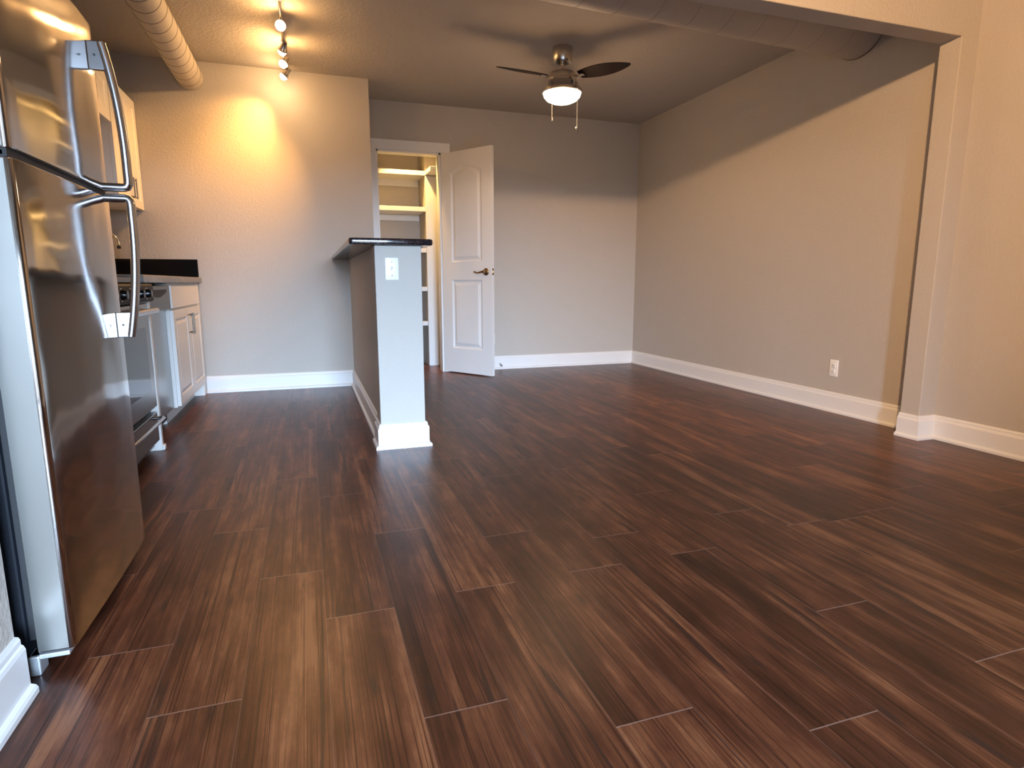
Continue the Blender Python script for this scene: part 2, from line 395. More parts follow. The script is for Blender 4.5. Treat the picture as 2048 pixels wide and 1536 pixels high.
# baseboards (profile with cap bead and shoe mould)
BB = [(0, 0), (0.030, 0), (0.030, 0.012), (0.026, 0.018), (0.017, 0.022), (0.017, 0.104), (0.014, 0.112), (0.010, 0.115), (0.010, 0.126), (0.007, 0.132), (0, 0.134)]
def baseboard(name, path, side, label):
    bm = NB(); sweep(bm, BB, path, side); return struct(name, bm, 'white', label, 'baseboard')
baseboard('baseboard_right', [(XR, YB), (XR, 2.50)], -1, 'white baseboard along the long right wall')
baseboard('baseboard_back', [(1.34, YB), (XR, YB)], -1, 'white baseboard on the far wall beside the open door')
baseboard('baseboard_pilaster', [(3.20, 2.50), (3.20, 2.385), (3.32, 2.385), (3.32, -0.80)], -1, 'white baseboard wrapping the pilaster and the near right wall')
baseboard('baseboard_kitchen', [(-0.80, YK), (PX0, YK)], -1, 'white baseboard under the warm lit kitchen end wall')
baseboard('baseboard_peninsula', [(PX0, YK), (PX0, PY0+0.17)], -1, 'white baseboard along the kitchen side of the half wall')
baseboard('baseboard_peninsula_end', [(PX0-0.015, PY0+0.17), (PX0-0.015, PY0), (PX1+0.005, PY0), (PX1+0.005, PY0+0.17)], -1, 'white baseboard wrapping the end post of the half wall')
baseboard('baseboard_peninsula_back', [(PX1, PY0+0.17), (PX1, YK)], -1, 'white baseboard on the living side of the half wall')
baseboard('baseboard_left', [(-0.625, -2.99), (-0.625, 1.435)], -1, 'white baseboard at bottom left in front of the refrigerator')

# door casing and jamb
CAS = 0.088
bm = NB()
for x0, x1 in ((DX0-CAS, DX0), (DX1, DX1+CAS)): box(bm, x0, x1, YB-0.018, YB, 0, DZ, 0.003)
box(bm, DX0-CAS, DX1+CAS, YB-0.018, YB, DZ, DZ+CAS, 0.003)
box(bm, DX0, DX0+0.016, YB, YB+0.125, 0, DZ); box(bm, DX1-0.016, DX1, YB, YB+0.125, 0, DZ); box(bm, DX0, DX1, YB, YB+0.125, DZ-0.016, DZ)
struct('trim_1', bm, 'white', 'white casing and jamb around the closet doorway', 'door frame')

# ------------------------------------------------------------------ panelled doors
def loop_of(x0, x1, z0, z1, arch, d):
    x0, x1, z0, z1 = x0+d, x1-d, z0+d, z1-d
    pts = [(x0, z0), (x1, z0)]
    if arch <= 0: pts += [(x1, z1), (x0, z1)]
    else:
        n = 16
        for i in range(n+1):
            tt = i/n; x = x1+(x0-x1)*tt; pts.append((x, z1-arch+arch*math.sin(PI*tt)**0.9 if 0 < tt < 1 else z1-arch))
    return pts
def panelled(w, h, t, panels, depth=0.008, mould=0.022, field=0.045):
    """slab in local x (0..w), z (0..h), front at y=0, back at y=t; returns slab bm and panel bms"""
    slab = NB(); res = []
    for face_y, sgn in ((0.0, 1), (t, -1)):
        edges = []
        def ring(pts):
            vs = [slab.verts.new((x, face_y, z)) for x, z in pts]
            for i in range(len(vs)): edges.append(slab.edges.new((vs[i], vs[(i+1) % len(vs)])))
        ring([(0, 0), (w, 0), (w, h), (0, h)])
        for pn in panels: ring(loop_of(*pn, 0))
        bmesh.ops.triangle_fill(slab, edges=edges, use_beauty=True, use_dissolve=False)
    fr = NB()
    c = [(0, 0), (w, 0), (w, h), (0, h)]
    lo = [slab.verts.new((x, 0, z)) for x, z in c]; hi = [slab.verts.new((x, t, z)) for x, z in c]
    for i in range(4): slab.faces.new((lo[i], lo[(i+1) % 4], hi[(i+1) % 4], hi[i]))
    bmesh.ops.remove_doubles(slab, verts=slab.verts, dist=1e-5)
    bmesh.ops.recalc_face_normals(slab, faces=slab.faces); fr.free()
    for pn in panels:
        b = NB()
        for face_y, sgn in ((0.0, 1), (t, -1)):
            spec = ((0, 0), (mould*0.35, depth*0.55), (mould*0.6, depth), (mould, depth), (field, depth*0.15), (field+0.004, depth*0.1))
            rr = []
            for d, dp in spec:
                a2 = max(0, pn[4])
                rr.append([b.verts.new((x, face_y+sgn*dp, z)) for x, z in loop_of(*pn, d)])
            for a, q in zip(rr, rr[1:]):
                for i in range(len(a)): b.faces.new((a[i], a[(i+1) % len(a)], q[(i+1) % len(a)], q[i]))
            b.faces.new(rr[-1])
        bmesh.ops.recalc_face_normals(b, faces=b.faces)
        # one-sided shells: make the front sheet look outward
        for f in b.faces:
            yc = f.calc_center_median().y
            if (yc < t/2 and f.normal.y > 0.05) or (yc > t/2 and f.normal.y < -0.05): f.normal_flip()
        res.append(b)
    return slab, res

# closet door (hinged on the right jamb, standing open)
ang = math.atan2(-0.500, 0.336)
dr = thing('door_1', 'white two panel closet door standing open with bronze lever', 'door', (1.252, 5.797, 0.012), ang, kind='structure')
DW_, DH_ = 0.604, 2.045
slab, pans = panelled(DW_, DH_, 0.035, [(0.115, DW_-0.115, 1.05, DH_-0.13, 0.055), (0.115, DW_-0.115, 0.235, 0.885, 0)], 0.010, 0.026, 0.050)
obj('door_slab', slab, 'white', dr, local=True)
for b in pans: obj('panel', b, 'white', dr, local=True)
for side in (-1, 1):
    y0 = 0.0 if side == -1 else 0.035
    bm = NB(); lathe(bm, [(0.033, 0), (0.033, 0.004), (0.026, 0.010), (0.014, 0.014), (0.012, 0.045), (0.0, 0.046)], n=28, mat=Matrix.Translation((DW_-0.065, y0, 0.955)) @ Matrix.Rotation(PI/2*(1 if side == -1 else -1), 4, 'X'))
    yy = y0+side*0.043
    tube(bm, [(DW_-0.065+0.012, yy, 0.957), (DW_-0.075, yy, 0.957), (DW_-0.10, yy, 0.952), (DW_-0.13, yy, 0.947), (DW_-0.155, yy, 0.951), (DW_-0.175, yy+0.004*side*-1, 0.957), (DW_-0.185, yy-0.008*side, 0.955)], 0.0085, 0.0085, n=12, radii=[0.9, 1.15, 0.95, 0.75, 0.7, 0.85, 0.4])
    obj('door_handle', bm, 'bronze', dr, smooth=50, local=True, label='bronze lever door handle')
bm = NB(); box(bm, DW_-0.0005, DW_+0.0015, 0.006, 0.029, 0.925, 0.985, 0.0005, 1); box(bm, DW_, DW_+0.009, 0.011, 0.024, 0.944, 0.966, 0.002, 1)
obj('latch_plate', bm, 'bronze', dr, local=True)

# closet shelves
shelf_words = ['topmost white closet shelf on the back wall of the closet', 'white closet shelf second from the top, just above the bar top',
               'white closet shelf half hidden behind the granite bar top', 'white closet shelf second from the bottom beside the post', 'lowest white closet shelf behind the half wall post']
for i, zt in enumerate((1.985, 1.632, 1.222, 0.828, 0.470)):
    s = thing('closet_shelf', shelf_words[i], 'shelf', (0.88, 6.30, zt-0.045), group='white closet shelves')
    bm = NB(); box(bm, 0.55, 1.189, 6.30, 6.66, zt-0.045, zt, 0.002, 1)
    obj('board', bm, 'white', s)
    bm = NB(); box(bm, 0.56, 1.18, 6.635, 6.66, zt-0.11, zt-0.0455); obj('cleat', bm, 'white', s)
s = thing('closet_shelf', 'short white closet shelf returning forward along the right side', 'shelf', (1.29, 6.15, 1.94))
bm = NB(); box(bm, 1.190, 1.399, 6.02, 6.308, 1.94, 1.985, 0.002, 1); obj('board', bm, 'white', s)
bm = NB(); box(bm, 1.375, 1.399, 6.03, 6.283, 1.875, 1.9395); obj('cleat', bm, 'white', s)
# white side board facing the doorway, below the turned shelf
bm = NB(); box(bm, 1.191, 1.399, 6.285, 6.309, 0.0, 1.935, 0.002, 1)
struct('trim_2', bm, 'white', 'white upright board closing the right side of closet shelves', 'board')

# ------------------------------------------------------------------ bar top
bm = NB()
x0, x1, y0, y1 = 0.205, 0.622, 3.108, YK-0.002
c = 0.018; poly = []
for cx, cy, a0 in ((x0+c, y0+c, PI), (x1-c, y0+c, 1.5*PI)):
    for k in range(6): poly.append((cx+c*math.cos(a0+PI/2*k/5), cy+c*math.sin(a0+PI/2*k/5)))
poly += [(x1, y1), (x0, y1)]
prism(bm, poly, 1.0575, 1.089, 0.009, seg=4)
tag(obj('bar_top', bm, 'granite', smooth=40), 'black speckled granite bar top on the half wall', 'countertop')

# ------------------------------------------------------------------ switch, outlets, door stop
sw = thing('light_switch', 'white toggle switch plate on the end post of the half wall', 'switch', (0.414, PY0, 0.94))
bm = NB(); box(bm, 0.380, 0.448, PY0-0.006, PY0, 0.884, 0.996, 0.0035, 3); obj('plate', bm, 'plate', sw, smooth=40)
bm = NB(); box(bm, 0.4095, 0.4185, PY0-0.0075, PY0-0.004, 0.930, 0.951); obj('toggle_slot', bm, 'greyplastic', sw)
bm = NB(); box(bm, 0.4105, 0.4175, PY0-0.018, PY0-0.0065, 0.931, 0.940, 0.001, 1, Matrix.Translation((0, 0, 0))); obj('toggle', bm, 'plate', sw)
for z in (0.906, 0.974):
    bm = NB(); lathe(bm, [(0.004, 0), (0.004, 0.0018), (0, 0.0022)], n=12, mat=Matrix.Translation((0.414, PY0-0.0058, z)) @ Matrix.Rotation(PI/2, 4, 'X')); obj('screw', bm, 'greyplastic', sw)
def outlet(label, mat):
    o = thing('wall_outlet', label, 'outlet', mat.translation)
    def add(nm, bm, mt, sm=None):
        bmesh.ops.transform(bm, matrix=mat, verts=bm.verts); obj(nm, bm, mt, o, smooth=sm)
    bm = NB(); box(bm, -0.035, 0.035, -0.006, 0, -0.057, 0.057, 0.0035, 3); add('plate', bm, 'plate', 40)
    for z in (-0.0195, 0.0195):
        bm = NB(); box(bm, -0.0165, 0.0165, -0.0085, -0.005, z-0.014, z+0.014, 0.003, 2); add('socket', bm, 'plate', 40)
        bm = NB()
        for x in (-0.0065, 0.0065): box(bm, x-0.0012, x+0.0012, -0.0090, -0.008, z-0.003, z+0.006)
        box(bm, -0.002, 0.002, -0.0090, -0.008, z-0.010, z-0.006); add('slots', bm, 'slot')
    bm = NB(); lathe(bm, [(0.0035, 0), (0.0035, 0.0015), (0, 0.002)], n=12, mat=Matrix.Translation((0, -0.006, 0)) @ Matrix.Rotation(PI/2, 4, 'X')); add('screw', bm, 'greyplastic')
outlet('white wall outlet low on the long right wall', Matrix.Translation((XR, 3.128, 0.297)) @ Matrix.Rotation(-PI/2, 4, 'Z'))
outlet('white wall outlet on the far wall behind the open door edge', Matrix.Translation((1.738, YB, 0.31)))
ds = thing('door_stop', 'small spring door stop on the far baseboard beside the door', 'door stop', (1.822, YB-0.017, 0.055))
bm = NB(); pts = []
for i in range(90): a = i*0.75; pts.append((1.822+0.006*math.cos(a), YB-0.018-0.05*i/90, 0.055-0.012*i/90+0.006*math.sin(a)))
tube(bm, pts, 0.0014, n=6); obj('spring', bm, 'spring', ds)
bm = NB(); lathe(bm, [(0.007, 0), (0.007, 0.010), (0.004, 0.012)], (1.822, YB-0.081, 0.043), 14, axis='Y'); obj('rubber_tip', bm, 'black_matte', ds)

# ------------------------------------------------------------------ refrigerator
FXF, FY_0, FY_1, FZT = -0.542, 1.500, 2.135, 1.592
ZS0, ZS1 = 1.118, 1.134
fr = thing('refrigerator', 'stainless top freezer refrigerator at the left edge', 'refrigerator', (-0.95, 1.82, 0))
bm = NB(); box(bm, -1.38, -0.634, FY_0+0.012, FY_1-0.012, 0.035, FZT-0.012, 0.006)
obj('cabinet_body', bm, 'navy', fr)
bm = NB(); box(bm, -0.634, -0.614, FY_0+0.022, FY_1-0.022, 0.075, ZS0-0.010); box(bm, -0.634, -0.614, FY_0+0.022, FY_1-0.022, ZS1+0.010, FZT-0.015)
obj('door_gasket', bm, 'black_matte', fr)
def fr_outline(y0, y1, xb, xf, rc, bow):
    pts = [(xb, y0)]
    for k in range(7): a = -PI/2+PI/2*k/6; pts.append((xf-rc+rc*math.cos(a), y0+rc+rc*math.sin(a)))
    for k in range(1, 12):
        tt = k/12; pts.append((xf+bow*4*tt*(1-tt), y0+rc+(y1-y0-2*rc)*tt))
    for k in range(7): a = PI/2*k/6; pts.append((xf-rc+rc*math.cos(a), y1-rc+rc*math.sin(a)))
    pts.append((xb, y1)); return pts
ol = fr_outline(FY_0, FY_1, -0.614, FXF, 0.012, 0.004)
fz = obj('freezer_door', prism(NB(), ol, ZS1, FZT, 0.004), 'steel', fr, smooth=35)
fd = obj('fridge_door', prism(NB(), ol, 0.052, ZS0, 0.004), 'steel', fr, smooth=35)
# the doors' near side sheets
for nm, z0, z1, par in (('side_trim', ZS1+0.004, FZT-0.004, fz), ('side_trim', 0.056, ZS0-0.004, fd)):
    bm = NB(); box(bm, -0.613, FXF-0.013, FY_0-0.0012, FY_0+0.001, z0, z1); obj(nm, bm, 'steel_side', par)
bm = NB(); box(bm, -0.628, FXF-0.008, FY_0+0.004, FY_1-0.004, ZS0, ZS1); obj('divider_strip', bm, 'black_matte', fr)
bm = NB(); box(bm, -0.66, -0.630, FY_0+0.01, FY_1-0.01, 0.006, 0.040); obj('kick_grille', bm, 'black_matte', fr)
bm = NB(); box(bm, -0.632, -0.556, FY_0+0.002, FY_0+0.05, 0.036, 0.047, 0.002); box(bm, -0.634, -0.612, FY_0-0.004, FY_0+0.04, 0.0, 0.047, 0.003); lathe(bm, [(0.006, 0.0), (0.006, 0.012)], (-0.62, FY_0-0.001, 0.02), 10, axis='Y')
obj('hinge_bracket', bm, 'zinc', fr)
bm = NB(); box(bm, -0.628, -0.556, FY_0+0.004, FY_0+0.05, ZS0+0.003, ZS1-0.003, 0.001, 1); obj('centre_hinge', bm, 'chrome', fr)
HY = 2.078
def bow_handle(zs, ze, xs, xe, xmid):
    """curved bar from the split (zs) to the far end (ze)"""
    pts = [(FXF+0.001, HY, zs), (FXF+0.02, HY, zs), (xs-0.012, HY, zs)]
    sg = 1 if ze > zs else -1
    pts += [(xs-0.004, HY, zs+sg*0.002), (xs, HY, zs+sg*0.010), (xs+0.001, HY, zs+sg*0.022)]
    n = 14
    for k in range(1, n+1):
        tt = k/n; x = (1-tt)**2*xs+2*tt*(1-tt)*xmid+tt*tt*xe
        pts.append((x, HY, zs+sg*0.022+(ze-zs-sg*0.022)*tt))
    return pts
for par, zs, ze in ((fz, 1.142, 1.528), (fd, 1.112, 0.712)):
    bm = NB(); tube(bm, bow_handle(zs, ze, -0.476, -0.508, -0.470), 0.0120, 0.0150, n=18, up=(0, 0, 1))
    hd = obj('handle', bm, 'handle_steel', par, smooth=50, label='bowed satin steel handle bar')
    sg = 1 if ze > zs else -1
    z0, z1 = sorted((ze-sg*0.072, ze+sg*0.002))
    bm = NB(); box(bm, FXF+0.001, -0.500, HY-0.011, HY+0.006, z0, z1, 0.002, 2)
    obj('mount', bm, 'handle_steel', hd)
    bm = NB(); lathe(bm, [(0.003, 0), (0.003, 0.0015)], (-0.524, HY-0.0125, (z0+z1)/2), 10, axis='Y'); obj('screw', bm, 'slot', hd)

# ------------------------------------------------------------------ kitchen run
ROT = Matrix.Rotation(PI/2, 4, 'Z')         # local x -> +Y, local front (-Y) -> +X
def at_x(xf, y0, z0): return Matrix.Translation((xf, y0, z0)) @ ROT
def bar_pull(bm, x, y, z0, z1, out=0.030, r=0.005):
    tube(bm, [(x+out, y, z0-0.012), (x+out, y, z1+0.012)], r, n=10)
    for z in (z0, z1): tube(bm, [(x, y, z), (x+out, y, z)], r*0.8, n=8)
# range
RY0, RY1 = 2.70, 3.462
rg = thing('range', 'freestanding cooking range partly hidden behind the refrigerator', 'stove', (-1.08, (RY0+RY1)/2, 0))
bm = NB(); box(bm, -1.40, -0.795, RY0, RY1, 0.03, 0.865, 0.003)
for y in (RY0+.05, RY1-.05):
    for x in (-1.35, -0.85): lathe(bm, [(0.018, 0), (0.018, 0.03)], (x, y, 0.0), 10)
obj('body', bm, 'black_gloss', rg)
bm = NB(); box(bm, -1.40, -0.785, RY0-0.004, RY1+0.004, 0.868, 0.895, 0.006); obj('cooktop', bm, 'black_gloss', rg)
for cx, cy, r in ((-0.95, RY0+.19, .10), (-0.95, RY1-.19, .08), (-1.23, RY0+.19, .08), (-1.23, RY1-.19, .10)):
    bm = NB()
    for k in range(4):
        rr = r*(1-k*0.22); tube(bm, [(cx+rr*math.cos(a*PI/16), cy+rr*math.sin(a*PI/16), 0.903) for a in range(33)], 0.004, n=6)
    obj('burner', bm, 'black_matte', rg)
bm = NB(); box(bm, -0.795, -0.742, RY0-0.003, RY1+0.060, 0.778, 0.866, 0.014, 4); obj('control_panel', bm, 'black_matte', rg)
for k in range(5):
    y = RY0+0.10+k*(RY1-RY0-0.2)/4
    bm = NB(); lathe(bm, [(0.024, 0), (0.022, 0.012), (0.018, 0.026), (0.0, 0.027)], (-0.743, y, 0.820), 20, axis='X'); kb = obj('knob', bm, 'black_gloss', rg, smooth=40)
    bm = NB(); tube(bm, [(-0.741, y+0.026*math.cos(a*PI/12), 0.820+0.026*math.sin(a*PI/12)) for a in range(25)], 0.0018, n=6); obj('knob_ring', bm, 'chrome', kb)
bm = NB(); box(bm, -0.795, -0.764, RY0+0.002, RY1-0.002, 0.245, 0.770, 0.006); od = obj('oven_door', bm, 'steel_dw', rg)
bm = NB(); box(bm, -0.7645, -0.7615, RY0+0.075, RY1-0.09, 0.34, 0.655, 0.001, 1); obj('oven_window', bm, 'black_glass', od)
bm = NB(); tube(bm, [(-0.725, RY0+0.03, 0.735), (-0.725, RY1-0.012, 0.735)], 0.014, 0.016, n=14)
for y in (RY0+0.06, RY1-0.06): box(bm, -0.765, -0.722, y-0.010, y+0.010, 0.727, 0.743, 0.002, 1)
obj('oven_handle', bm, 'handle_steel', od, smooth=45)
bm = NB(); box(bm, -0.795, -0.768, RY0+0.002, RY1-0.002, 0.065, 0.215, 0.004); dw = obj('drawer', bm, 'steel_dw', rg)
bm = NB(); tube(bm, [(-0.766, RY0+0.03, 0.185), (-0.735, RY0+0.035, 0.190), (-0.728, RY0+0.055, 0.190), (-0.728, RY1-0.055, 0.190), (-0.735, RY1-0.035, 0.190), (-0.766, RY1-0.03, 0.185)], 0.009, n=12); obj('drawer_handle', bm, 'handle_steel', dw, smooth=45)
# filler panel between range and dishwasher
fp = thing('filler_panel', 'narrow white upright filler between range and dishwasher', 'cabinet panel', (-0.9, 3.50, 0))
bm = NB(); box(bm, -1.40, -0.766, 3.494, 3.524, 0, 0.776, 0.002); obj('panel', bm, 'cab', fp)
bm = NB(); box(bm, -0.768, -0.754, 3.490, 3.526, 0, 0.03, 0.006, 3); obj('foot_block', bm, 'cab', fp)
# dishwasher
DY0, DY1 = 3.535, 4.150
dwm = thing('dishwasher', 'stainless dishwasher between white filler and sink cabinet', 'dishwasher', (-1.1, 3.84, 0))
bm = NB(); box(bm, -1.40, -0.870, DY0, DY1, 0.03, 0.862); box(bm, -1.40, -0.93, DY0+.01, DY1-.01, 0, 0.03); obj('tub', bm, 'black_matte', dwm)
bm = NB(); box(bm, -0.870, -0.822, DY0+0.003, DY1-0.003, 0.105, 0.735, 0.005); dd = obj('door', bm, 'steel_dw', dwm)
bm = NB(); box(bm, -0.870, -0.790, DY0+0.003, DY1-0.003, 0.715, 0.855, 0.006); cp = obj('control_panel', bm, 'steel_dark_shaded', dwm)
bm = NB()  # pocket handle: bow-tie shaped dark recess
t = NB(); yc = (DY0+DY1)/2
pl = [(yc-0.22, 0.832), (yc+0.22, 0.832), (yc+0.20, 0.815), (yc+0.05, 0.790), (yc-0.05, 0.790), (yc-0.20, 0.815)]
lo = [t.verts.new((-0.7905, y, z)) for y, z in pl]; hi = [t.verts.new((-0.7885, y, z)) for y, z in pl]
t.faces.new(lo); t.faces.new(hi[::-1])
for i in range(6): t.faces.new((lo[i], lo[(i+1) % 6], hi[(i+1) % 6], hi[i]))
bmesh.ops.recalc_face_normals(t, faces=t.faces); merge(bm, t); obj('pocket_handle', bm, 'black_matte', cp)
# sink cabinet
SY0, SY1 = 4.160, 5.160
sk = thing('sink_cabinet', 'white base cabinet with false drawer front and two doors', 'cabinet', (-1.1, 4.7, 0))
bm = NB(); box(bm, -1.40, -0.806, SY0, SY1, 0.10, 0.868); box(bm, -1.40, -0.875, SY0, SY1, 0, 0.10); obj('carcass', bm, 'cab', sk)
bm = NB(); box(bm, -0.806, -0.785, SY0+0.004, SY1-0.015, 0.715, 0.855, 0.004); obj('drawer_front', bm, 'cab', sk)
ym = (SY0+SY1)/2
for k, (a, c) in enumerate(((SY0+0.004, ym-0.002), (ym+0.002, SY1-0.015))):
    sl, pn = panelled(c-a, 0.595, 0.020, [(0.055, c-a-0.055, 0.055, 0.54, 0)], 0.007, 0.016, 0.034)
    d = obj('door', merge(NB(), sl, at_x(-0.785, a, 0.108)), 'cab', sk)
    obj('panel', merge(NB(), pn[0], at_x(-0.785, a, 0.108)), 'cab', d)
    bm = NB(); bar_pull(bm, -0.785, (c-0.030) if k == 0 else (a+0.030), 0.535, 0.655, 0.027, 0.004); obj('handle', bm, 'pull', d, smooth=45)
bm = NB(); box(bm, -1.40, -0.803, SY1, YK-0.031, 0, 0.868)
tag(obj('corner_filler', bm, 'cab'), 'white filler panel closing the gap to the kitchen end wall', 'cabinet panel')
# worktop
ct = thing('countertop', 'grey kitchen worktop over dishwasher and sink cabinet', 'countertop', (-1.1, 4.4, 0.87))
bm = NB(); prism(bm, [(-1.428, 3.475), (-0.772, 3.475), (-0.772, YK-0.025), (-0.790, YK-0.003), (-1.428, YK-0.003)], 0.870, 0.912, 0.008, seg=3)
obj('worktop', bm, 'counter', ct, smooth=40)
bm = NB(); box(bm, -1.428, -0.792, YK-0.020, YK-0.001, 0.913, 1.048, 0.002); tag(obj('backsplash', bm, 'black_gloss'), 'black backsplash strip across the kitchen end wall', 'backsplash')
bm = NB(); box(bm, -1.429, -1.410, 3.475, YK-0.022, 0.913, 1.048, 0.002); tag(obj('backsplash', bm, 'black_gloss'), 'black backsplash strip along the wall behind the worktop', 'backsplash')
# faucet
fc = thing('faucet', 'brass toned gooseneck faucet tip showing beside fridge handle', 'faucet', (-1.31, 4.66, 0.912))
bm = NB(); lathe(bm, [(0.026, 0.912), (0.026, 0.920), (0.018, 0.93), (0.016, 0.96)], (-1.31, 4.66, 0), 20); obj('base', bm, 'chrome', fc, smooth=40)
bm = NB(); pts = [(-1.31, 4.66, 0.95), (-1.31, 4.66, 1.12)]
for k in range(1, 13): a = PI-PI*0.93*k/12; pts.append((-1.235+0.075*math.cos(a), 4.66, 1.12+0.075*math.sin(a)))
tube(bm, pts+[(-1.158, 4.66, 1.105)], 0.010, n=12); obj('spout', bm, 'chrome', fc, smooth=45)
bm = NB(); lathe(bm, [(0.012, 1.092), (0.012, 1.112)], (-1.158, 4.66, 0), 12); obj('aerator', bm, 'black_matte', fc)
# upper cabinets
def upper(label, y0, y1, z0, z1, ndoor, hz):
    u = thing('wall_cabinet', label, 'cabinet', (-1.28, (y0+y1)/2, z0))
    bm = NB(); box(bm, -1.43, -1.141, y0, y1, z0, z1); obj('carcass', bm, 'cab', u)
    w = (y1-y0)/ndoor
    for k in range(ndoor):
        a, c = y0+k*w+0.003, y0+(k+1)*w-0.003
        sl, pn = panelled(c-a, z1-z0-0.006, 0.020, [(0.055, c-a-0.055, 0.055, z1-z0-0.061, 0)], 0.007, 0.016, 0.034)
        d = obj('door', merge(NB(), sl, at_x(-1.120, a, z0+0.003)), 'cab', u)
        obj('panel', merge(NB(), pn[0], at_x(-1.120, a, z0+0.003)), 'cab', d)
        bm = NB(); bar_pull(bm, -1.120, (c-0.028) if k == 0 else (a+0.028), z0+hz[0], z0+hz[1], 0.028, 0.0045); obj('handle', bm, 'pull', d, smooth=45)
    return u
upper('tall white wall cabinet reaching the kitchen end wall', 4.63, YK-0.002, 1.400, 2.165, 2, (0.06, 0.175))
upper('short white wall cabinet hung higher above the range side', 3.86, 4.626, 1.872, 2.165, 2, (0.06, 0.175))

# ------------------------------------------------------------------ ducts
def duct(label, p0, p1, r, pitch, seam_w, seam_mat, end_collar):
    p0, p1 = Vector(p0), Vector(p1); d = thing('air_duct', label, 'duct', (p0+p1)/2)
    ax = (p1-p0).normalized(); ln = (p1-p0).length
    mt = Matrix.Translation(p0) @ ax.to_track_quat('Z', 'X').to_matrix().to_4x4()
    bm = NB(); lathe(bm, [(r, 0), (r, ln)], n=56, mat=mt); obj('pipe', bm, 'duct', d, smooth=40)
    bm = NB(); k = 0
    while (k+1)*pitch < ln:
        a = (k+0.4)*pitch*1.0
        tube(bm, [(math.cos(2*PI*q/40)*(r+0.0004), math.sin(2*PI*q/40)*(r+0.0004), min(ln, a+pitch*0.35*q/40)) for q in range(41)], seam_w, n=5, mat=mt); k += 1
    obj('spiral_seam', bm, seam_mat, d)
    if end_collar:
        bm = NB(); lathe(bm, [(r+0.004, ln-0.012), (r+0.004, ln)], n=56, mat=mt); obj('end_collar', bm, 'duct_seam', d, smooth=40)
    return d
duct('round painted duct running to the kitchen end wall at top left', (-0.742, 1.45, 2.372), (-0.742, YK-0.001, 2.372), 0.092, 0.140, 0.0017, 'duct_seam', False)
duct('large round duct hugging the ceiling just behind the beam', (-0.5, 2.905, 2.452), (XR-0.001, 3.155, 2.452), 0.195, 0.22, 0.0012, 'duct_faint', True)

# ------------------------------------------------------------------ track light
TX = -0.064
tl = thing('track_light', 'chrome ceiling track light with four lit spot heads', 'ceiling light', (TX, 4.4, H))
bm = NB(); tube(bm, [(TX, 3.55, 2.447), (TX, 5.16, 2.447)], 0.009, 0.007, n=10); obj('rail', bm, 'nickel', tl, smooth=45)
bm = NB(); lathe(bm, [(0.055, H-0.0005), (0.055, H-0.020), (0.035, H-0.034), (0, H-0.035)], (TX, 3.92, 0), 28); lathe(bm, [(0.010, 2.44), (0.010, 2.46)], (TX, 3.92, 0), 12); obj('canopy', bm, 'nickel', tl, smooth=40)
for y in (3.60, 4.40, 5.10):
    bm = NB(); lathe(bm, [(0.007, 2.447), (0.007, H)], (TX, y, 0), 10); obj('standoff', bm, 'nickel', tl)
# y, aim direction, watts, beam angle
heads = [(4.18, (-0.15, -0.90, -0.45), 10, 85, 7.0), (4.55, (-0.36, 0.73, -0.82), 70, 62, 7.0), (4.82, (-0.50, -0.45, -0.90), 50, 90, 6.0), (5.08, (-0.70, 0.16, -0.80), 60, 85, 1.5)]
for y, aim, wt, an, gl in heads:
    a = Vector(aim).normalized(); piv = Vector((TX, y, 2.405))
    q = a.to_track_quat('Z', 'Y').to_matrix().to_4x4(); mt = Matrix.Translation(piv) @ q
    bm = NB(); tube(bm, [(TX, y, 2.447), (TX, y, 2.40)], 0.006, n=8); lathe(bm, [(0.012, 2.436), (0.012, 2.456)], (TX, y, 0), 12); hd = obj('head', bm, 'nickel', tl, smooth=45)
    bm = NB(); lathe(bm, [(0.010, -0.045), (0.016, -0.040), (0.018, -0.012), (0.030, 0.018), (0.032, 0.020), (0.030, 0.022), (0.026, 0.020), (0.012, -0.006), (0, -0.007)], n=24, mat=mt); obj('shade', bm, 'nickel', hd, smooth=40)
    bm = NB(); lathe(bm, [(0, 0.052), (0.012, 0.049), (0.022, 0.041), (0.027, 0.029), (0.0255, 0.019), (0.012, -0.003), (0, -0.004)], n=20, mat=mt); obj('bulb', bm, 'bulb', hd, smooth=60)
    light('track_head_light', 'SPOT', piv+a*0.056, wt, WARM, 0.02, a, an, 0.9)
    light('track_head_glow', 'POINT', piv+a*0.056, gl, WARM, 0.02)

# ------------------------------------------------------------------ ceiling fan
FC = (1.78, 4.177)
cf = thing('ceiling_fan', 'nickel ceiling fan with dark blades and lit bowl', 'ceiling fan', (FC[0], FC[1], H))
L3 = (FC[0], FC[1], 0)
bm = NB(); lathe(bm, [(0.0, 2.4875), (0.070, 2.4875), (0.072, 2.478), (0.072, 2.405), (0.062, 2.388), (0.020, 2.384), (0, 2.384)], L3, 40); obj('canopy', bm, 'nickel', cf, smooth=35)
bm = NB(); lathe(bm, [(0.0125, 2.325), (0.0125, 2.39)], L3, 20); lathe(bm, [(0.024, 2.315), (0.024, 2.338), (0.014, 2.345)], L3, 20); obj('downrod', bm, 'nickel', cf, smooth=40)
bm = NB(); lathe(bm, [(0, 2.330), (0.060, 2.328), (0.092, 2.318), (0.100, 2.305), (0.101, 2.276), (0.098, 2.272), (0.098, 2.262), (0.112, 2.258), (0.120, 2.240), (0.128, 2.222), (0.136, 2.212), (0, 2.212)], L3, 48); obj('motor_housing', bm, 'nickel', cf, smooth=35)
bm = NB(); lathe(bm, [(0.136, 2.213), (0.143, 2.205), (0.143, 2.190), (0.136, 2.186), (0.130, 2.190), (0.130, 2.210)], L3, 48); lk = obj('light_ring', bm, 'nickel', cf, smooth=35)
